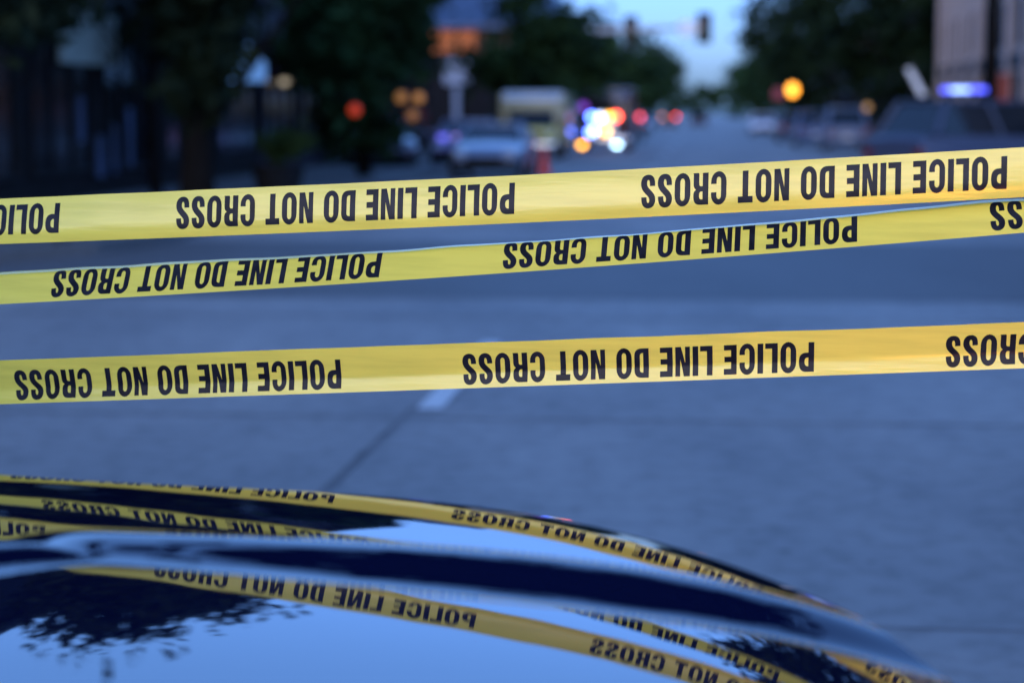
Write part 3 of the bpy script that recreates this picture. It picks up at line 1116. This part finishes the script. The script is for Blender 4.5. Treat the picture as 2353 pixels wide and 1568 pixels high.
# ------------------------------------------------------------------ vehicles
def car(name, label, pos, rz, paint, L=4.7, W=1.85, belt=0.98, roof=1.5, suv=False, tail=None, head=None, bar=None, tz=0.82, bar_x=0.2, bar_z=0.0, group=None, cat="car"):
    """local +x is the nose; origin on the ground at the middle"""
    root = empty(name, pos, rz)
    tag(root, label, cat, group)
    h = L / 2
    hood_h = belt - 0.02
    st_ = [(-h, .50, .80, belt - .12, .88), (-h + .12, .30, .82, belt - .03, .95), (-h + .9, .27, .82, belt + .02, 1.0), (0, .25, .78, belt, 1.0), (h - 1.25, .26, .78, belt, 1.0),
           (h - .5, .27, .74, hood_h - .10, .96), (h - .12, .30, .66, hood_h - .22, .86), (h, .42, .60, hood_h - .34, .72)]
    b = MB()
    rings = []
    for x, z0, zm, z1, f in st_:
        w2 = W / 2 * f
        rings.append([(x, -w2 * .92, z0), (x, -w2, (z0 + zm) / 2), (x, -w2, zm), (x, -w2 * .93, z1 - .03), (x, -w2 * .6, z1 + .02), (x, 0, z1 + .035),
                      (x, w2 * .6, z1 + .02), (x, w2 * .93, z1 - .03), (x, w2, zm), (x, w2, (z0 + zm) / 2), (x, w2 * .92, z0)])
    b.loft(rings)
    b.build("body", paint, root, True)
    xf, xr = h - 1.3, (-h + .35 if suv else -h + .75)
    rf, rr = xf - .85, (-h + .75 if suv else -h + 1.45)
    wb, wr = W / 2 * .90, W / 2 * .70
    A = lambda x, s, w, z: (x, s * w, z)
    zb = belt + .0
    b = MB().box(((rf + rr) / 2, 0, roof - .03), (rf - rr + .1, wr * 2 + .1, .07), .03)
    for s in (-1, 1):
        b.tube(A(xf, s, wb, zb), A(rf, s, wr, roof - .03), .04)
        b.tube(A(xr, s, wb, zb), A(rr, s, wr, roof - .03), .06)
        b.tube(A((xf + xr) / 2 - .1, s, wb, zb), A((rf + rr) / 2 - .1, s, wr, roof - .03), .045)
    b.build("roof", paint, root, True)
    MB().slab([A(xf, -1, wb, zb), A(xf, 1, wb, zb), A(rf, 1, wr, roof - .05), A(rf, -1, wr, roof - .05)], .012).build("windshield", M_glass, root)
    MB().slab([A(xr, 1, wb, zb), A(xr, -1, wb, zb), A(rr, -1, wr, roof - .05), A(rr, 1, wr, roof - .05)], .012).build("rear_window", M_glass, root)
    for s in (-1, 1):
        q = [A(xf, s, wb, zb), A(rf, s, wr, roof - .05), A(rr, s, wr, roof - .05), A(xr, s, wb, zb)]
        MB().slab(q if s > 0 else q[::-1], .012).build("side_window", M_glass, root)
        MB().box((xf - .1, s * (W / 2 + .07), belt + .08), (.12, .2, .13), .03).build("wing_mirror", paint, root, True)
        for x in (h - .95, -h + .95):
            t = MB().lathe([(.25, -.10), (.33, -.085), (.34, 0), (.33, .085), (.25, .10)], n=24).build("wheel", M_tyre, root, True)
            t.rotation_euler = (math.pi / 2, 0, 0)
            t.location = (x, s * (W / 2 - .09), .34)
            MB().lathe([(.05, -.112), (.23, -.106), (.23, .106), (.05, .112)], n=20).build("rim", M_rim, t, True)
        MB().box((h - .13, s * W * .33, .66), (.22, .34, .14), .04, rz=-s * .25).build("headlight", head or M_lens, root, True)
        MB().box((-h + .05 + max(0, tz - 1) * .5, s * W * .38, tz), (.12, .26, .22), .03).build("taillight", (tail[(s + 1) // 2] if isinstance(tail, tuple) else tail) or M_redlens, root, True)
    MB().box((h - .005, 0, .50), (.06, W * .5, .16), .02).build("grille", M_black, root)
    MB().box((h - .10, 0, .36), (.26, W * .88, .26), .06).build("bumper", M_black, root, True)
    MB().box((-h - .005, 0, .62), (.02, .32, .16)).build("licence_plate", M_white, root)
    if bar:
        z = roof + .075 + bar_z
        lb = MB().box(((rf + rr) / 2 + bar_x, 0, z - .02), (.30, 1.16, .06), .02).build("light_bar", M_black, root, True)
        if bar_z:
            for s in (-.45, .45):
                MB().box(((rf + rr) / 2 + bar_x, s, roof + bar_z / 2 + .01), (.06, .06, bar_z + .06)).build("rack_foot", M_black, lb)
        n = len(bar)
        for k, m in enumerate(bar):
            MB().box(((rf + rr) / 2 + bar_x, -0.55 + 1.1 * (k + .5) / n, z + .055), (.27, 1.1 / n - .02, .10), .03).build("warning_light", m, lb, True)
    return root


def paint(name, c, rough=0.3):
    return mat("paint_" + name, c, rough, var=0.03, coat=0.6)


def ground_at(px, py):
    r = ray(px, py)
    k = EYE / -r.z
    return Vector((r.x * k, r.y * k, 0))


HT = math.pi / 2 - ANG          # heading away from the camera along the street
HC = HT + math.pi               # heading towards the camera
blue_hot = lamp("police_blue", (0.09, 0.11, 1.0), 2.8)
blue_pale = lamp("police_blue_pale", (0.26, 0.40, 1.0), 3.6)
blue_dim = lamp("police_blue_dim", (0.18, 0.16, 1.0), 1.2)
pink_dim = lamp("pink_dim", (0.75, 0.35, 0.65), 0.9)
violet_dim = lamp("violet_dim", (0.45, 0.25, 0.85), 0.9)
red_dim = lamp("tail_red_dim", (0.28, 0.03, 0.03), 0.06)
red_mid = lamp("tail_red", (1.0, 0.06, 0.04), 9.0)

# the white patrol car facing the camera on the left
p = st(50.5, -5.3)
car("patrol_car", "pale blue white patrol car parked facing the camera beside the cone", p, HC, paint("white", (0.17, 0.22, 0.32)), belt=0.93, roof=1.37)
lav = car("parked_sedan", "parked car, violet police light painted into its body, with violet and blue grille lights, left of the patrol car", st(60.0, -7.1), HC, paint("lavender", (0.14, 0.12, 0.21)), roof=1.42, belt=0.95)  # violet cast of the police lights is put into the body colour
for k, m_ in enumerate((blue_dim, violet_dim, pink_dim)):
    MB().box((2.33, -0.4 + 0.4 * k, 0.92), (.10, .36, .16), .03).build("grille_light", m_, lav, True)
car("parked_sedan", "dim parked car, violet light painted in, farther left under the dark trees", st(57.0, -9.3), HC + 0.25, paint("violet_lit_grey", (0.05, 0.04, 0.085)), roof=1.36)  # body colour carries the same painted violet glow

# grey patrol suv, side on, at the right edge
p = Vector((9.9, 41.3, 0))
suv = car("patrol_suv", "grey blue patrol vehicle seen side on at the right edge with blue light bar", p, R(30), mat("slate_blue_paint", (0.04, 0.055, 0.10), 0.5, var=0.05, spec=0.3), L=5.3, W=2.0, belt=1.2, roof=1.88, suv=True,
          bar=[blue_hot, blue_pale, blue_pale, blue_hot], tail=red_dim, bar_x=-0.1, bar_z=0.09)
car("parked_car", "blue grey car with red tail lamps behind the grey patrol vehicle", st(86, 5.9), HT, paint("blue_grey", (0.12, 0.16, 0.26)), tail=red_dim, suv=True, roof=1.85, belt=1.08)
car("parked_car", "dark blue car left of the blue grey one on the right", st(97, 5.2), HT, paint("navy", (0.07, 0.11, 0.22)), tail=red_dim, roof=1.7, suv=True, belt=1.05)
car("parked_car", "white car queued nearest the sky gap on the right", st(143, 4.1), HC, paint("bright_white", (0.62, 0.60, 0.64)), roof=1.55, belt=1.02)
car("parked_car", "grey car beyond the white one on the right", st(165, 6.9), HC, paint("mid_grey", (0.3, 0.31, 0.36)), roof=1.5)
car("parked_car", "silver car low on the right kerb, third back", st(122, 7.2), HC, paint("silver", (0.3, 0.33, 0.38)), roof=1.5)
for s_0, t_0, lab_, col_ in ((106, 7.6, "black car at the right kerb behind the dark blue one", (0.02, 0.022, 0.03)), (113, 5.0, "blue black car in the outer queue beside the silver one", (0.03, 0.045, 0.09)),
                            (128, 5.4, "dark grey car right behind the white one", (0.06, 0.065, 0.08)), (152, 5.9, "dusky blue car beyond the white one, nearer the lane", (0.07, 0.09, 0.15)),
                            (185, 6.8, "small far dark car last in the right kerb row", (0.04, 0.045, 0.06))):
    car("parked_car", lab_, st(s_0, t_0), HT, paint("queue_%d" % s_0, col_), roof=1.62, suv=True, belt=1.02)
car("moving_car", "far car with one bright and one pale red tail lamp", st(205, -3.55), HT, paint("dark_red", (0.08, 0.05, 0.06)), tail=(red_mid, lamp("tail_pale", (0.8, 0.28, 0.18), 4.0)), suv=True, roof=1.75, belt=1.1, tz=1.2)
car("moving_car", "dark far car in the middle of the street under the sky gap", st(215, -0.6), HT, paint("charcoal", (0.03, 0.035, 0.05)), roof=1.6, suv=True)
car("parked_car", "far blue white car on the left side of the street", st(165, -5.2), HC, paint("ice", (0.35, 0.42, 0.55)), roof=1.5)

# pale yellow ambulance truck on the left
tk = empty("ambulance_truck", st(72, -6.15), HC)
tag(tk, "pale yellow box truck with white cab roof parked behind the patrol car", "truck")
M_cream = mat("cream_paint", (0.44, 0.41, 0.25), 0.45, var=0.05, coat=0.4)
M_yell = mat("yellow_green_paint", (0.42, 0.44, 0.10), 0.45, var=0.05, coat=0.4)
M_roofw = mat("white_roof_paint", (0.62, 0.66, 0.74), 0.35, var=0.04)
MB().box((-1.9, 0, 1.62), (4.4, 2.35, 2.05), .06).build("box_body", M_cream, tk, True)
MB().box((0.32, 0, 2.21), (0.5, 2.2, 0.42), .08).build("roof_front", M_cream, tk, True)
MB().loft([[(0.3, -1.05, 2.44), (0.62, -1.0, 2.40), (0.62, 1.0, 2.40), (0.3, 1.05, 2.44)], [(-0.3, -1.1, 2.72), (-0.1, -1.05, 2.74), (-0.1, 1.05, 2.74), (-0.3, 1.1, 2.72)]]).build("wind_deflector", M_roofw, tk)
MB().box((0.9, 0, 0.95), (1.5, 1.95, 0.72), .12).build("cab", M_yell, tk, True)
MB().slab([(1.15, -.85, 1.32), (1.15, .85, 1.32), (.55, .8, 1.98), (.55, -.8, 1.98)], .02).build("windshield", M_glass, tk)
MB().box((0.28, 0, 1.65), (.6, 1.9, .70), .05).build("cab_frame", M_cream, tk, True)
MB().box((1.68, 0, .56), (.16, 2.0, .22), .04).build("bumper", M_chrome, tk, True)
MB().box((1.66, 0, .95), (.05, 1.0, .26), .02).build("grille", M_black, tk)
for s in (-1, 1):
    MB().box((1.65, s * .76, .98), (.06, .26, .22), .03).build("headlight", M_lens, tk, True)
    MB().box((.75, s * 1.2, 1.55), (.12, .18, .36), .03).build("wing_mirror", M_black, tk, True)
    for x in (.95, -2.7):
        t = MB().lathe([(.28, -.14), (.40, -.12), (.41, 0), (.40, .12), (.28, .14)], n=24).build("wheel", M_tyre, tk, True)
        t.rotation_euler = (math.pi / 2, 0, 0)
        t.location = (x, s * .93, .41)
        MB().lathe([(.05, -.15), (.26, -.145), (.26, .145), (.05, .15)], n=20).build("rim", M_rim, t, True)
MB().box((1.5, 0.80, 0.72), (.12, .2, .12), .03).build("marker_light", lamp("marker_red", (1.0, 0.05, 0.05), 0.7), tk, True)

tk.scale = (1, 1, 0.87)
# fire engine with its warning lights on
fe = empty("fire_engine", st(86, -4.2), HC)
tag(fe, "dark emergency engine facing the camera, its blue, red and amber lights blazing", "fire engine")
M_fire = mat("fire_red_paint", (0.06, 0.012, 0.016), 0.35, var=0.05, coat=0.6)
MB().box((-2.6, 0, 1.62), (5.0, 2.3, 2.1), .08).build("body", M_fire, fe, True)
MB().box((0.85, 0, 1.45), (1.9, 2.3, 1.9), .14).build("cab", M_fire, fe, True)
MB().slab([(1.83, -1.0, 1.45), (1.83, 1.0, 1.45), (1.79, .95, 2.2), (1.79, -.95, 2.2)], .02).build("windshield", M_glass, fe)
MB().box((1.95, 0, .5), (.35, 2.3, .3), .05).build("bumper", M_chrome, fe, True)
MB().box((1.83, 0, .95), (.06, 1.0, .45), .02).build("grille", M_chrome, fe, True)
for s in (-1, 1):
    for x in (.9, -3.4):
        t = MB().lathe([(.3, -.15), (.48, -.13), (.5, 0), (.48, .13), (.3, .15)], n=24).build("wheel", M_tyre, fe, True)
        t.rotation_euler = (math.pi / 2, 0, 0)
        t.location = (x, s * .95, .5)
        MB().lathe([(.05, -.16), (.3, -.155), (.3, .155), (.05, .16)], n=20).build("rim", M_rim, t, True)
MB().box((1.2, 0, 2.44), (.4, 1.9, .08), .02).build("light_bar_base", M_black, fe)


def fe_light(px, py, r, m, name="warning_light"):
    Y = (fe.location.y - 1.88 * CA)
    p = at_depth(px, py, Y)
    l = Matrix.Rotation(-HC, 4, 'Z') @ (p - fe.location)
    o = MB().ball((l.x, l.y, l.z), r, (0.5, 1, 1)).build(name, m, fe, True)
    return l


hot_blue = lamp("strobe_blue", (0.07, 0.15, 1.0), 18.0)
hot_white = lamp("strobe_white", (0.55, 0.68, 1.0), 6.5)
hot_red = lamp("strobe_red", (1.0, 0.07, 0.04), 17.0)
hot_amber = lamp("strobe_amber", (1.0, 0.42, 0.04), 9.0)
for a in ((1359, 269, .15, hot_blue), (1379, 270, .15, hot_white), (1399, 269, .14, hot_amber), (1415, 268, .15, hot_red), (1362, 302, .15, hot_white), (1354, 304, .13, hot_blue),
          (1392, 303, .14, hot_amber), (1337, 330, .15, hot_amber)):
    fe_light(*a)
fe_light(1417, 328, .17, lamp("headlamp_white", (0.42, 0.70, 1.0), 12.0), "headlight")
fe_light(1340, 246, .16, lamp("violet_beacon", (0.30, 0.08, 0.75), 1.1))

# red tail lamp car beyond the engine
car("moving_car", "far car with a red lamp just right of the emergency engine", st(118, -4.4), HT, paint("black", (0.02, 0.02, 0.025)), tail=lamp("tail_rose", (1.0, 0.08, 0.12), 4.5), suv=True, roof=1.85, belt=1.1, tz=1.38)

# traffic cone
p = ground_at(1249, 403)
cn = empty("traffic_cone", p)
tag(cn, "orange red traffic cone on the road by the patrol car", "traffic cone")
M_cone = mat("cone_orange", (0.85, 0.055, 0.02), 0.5, var=0.05)
MB().lathe([(.17, .035), (.165, .06), (.035, .72), (.02, .74)], n=24).build("cone", M_cone, cn, True)
MB().box((0, 0, .02), (.40, .40, .035), .01).build("base", M_cone, cn)

# traffic signal mast
ms = empty("signal_mast", st(99, -7.6, 0.13), -ANG)
tag(ms, "traffic signal mast with a long arm reaching over the road", "traffic light")
MB().lathe([(.2, 0), (.2, .1), (.14, .15), (.10, 5.7)], n=16).build("pole", M_steel, ms, True)
MB().tube((0, 0, 5.45), (7.6, 0, 5.65), .15, .11).build("arm", mat("pale_steel", (0.5, 0.5, 0.52), .5), ms, True)


def head_(x, z):
    hd = MB().box((x, -.12, z), (.42, .26, 1.2), .05).build("signal_head", M_black, ms, True)
    MB().box((x, .04, z), (.70, .03, 1.5), .01).build("backplate", M_black, hd)
    for k in range(3):
        MB().tube((x, -.245, z + .33 - .33 * k), (x, -.29, z + .33 - .33 * k), .11, .11, 16).build("lens", mat("dead_lens_%d" % k, [(.10, .01, .01), (.10, .06, .01), (.01, .07, .04)][k], .3), hd, True)
    return hd


head_(7.55, 5.6)
head_(3.95, 5.45)
MB().box((6.75, -.10, 5.6), (.9, .03, .72), .01).build("street_name_plate", mat("sign_white", (0.8, 0.8, 0.8), .5), ms)

# amber signal on a post on the right
p = at_depth(1820, 207, 150.0)
ap = empty("signal_post", (p.x, p.y, 0.0), -ANG)
tag(ap, "signal post with a large glowing amber lens right of the sky gap", "traffic light")
MB().tube((0, 0.1, 0), (0, 0.1, p.z + .5), .07).build("pole", M_pole, ap, True)
hd = MB().box((0, 0, p.z), (.46, .26, 1.2), .05).build("signal_head", M_black, ap, True)
MB().ball((0, -.15, p.z), .40, (1, .25, 1.15)).build("lens", lamp("signal_amber", (1.0, 0.36, 0.03), 4.5), hd, True)
# red sign beside it
p = at_depth(1788, 216, 155.0)
rs = empty("red_sign", (p.x, p.y, 0.0), -ANG)
tag(rs, "dull red square sign left of the amber signal lens", "sign")
MB().tube((0, 0.06, 0), (0, 0.06, p.z + .3), .04).build("post", M_pole, rs)
MB().box((0, 0, p.z), (.8, .04, .8), .02).build("plate", mat("dull_red", (0.30, 0.03, 0.05), .5), rs)
wall_lamp(1992, 247, 70, (1.0, 0.55, 0.2), .45, .12, "faint amber lamp above the roof of the grey patrol vehicle")

# street sign on pole by the beige facade, and a tilted pale flag
p = at_depth(2306, 205, 62)
s_ = empty("red_sign", (p.x, p.y, 0.13), -ANG)
tag(s_, "dark red upright sign at the right edge before the beige facade", "sign")
MB().tube((0, 0.05, 0), (0, 0.05, p.z + .3), .035).build("post", M_pole, s_)
MB().box((0, 0, p.z - .1), (.34, .04, .85), .02).build("plate", mat("deep_red", (0.22, 0.02, 0.015), .5), s_)
p = at_depth(2100, 188, 48)
fl = empty("banner_flag", (p.x, p.y, 0.0), -ANG)
tag(fl, "pale slanting banner on a thin pole behind the grey patrol vehicle", "flag")
MB().tube((-.05, 0.04, 0), (-.05, 0.04, 2.9), .025).build("pole", M_pole, fl)
MB().slab([(-.22, 0, p.z - 1.65 + 1.65 + .30), (-.08, 0, p.z + .34), (.30, 0, p.z - .32), (.14, 0, p.z - .36)], .02).build("cloth", M_white, fl)
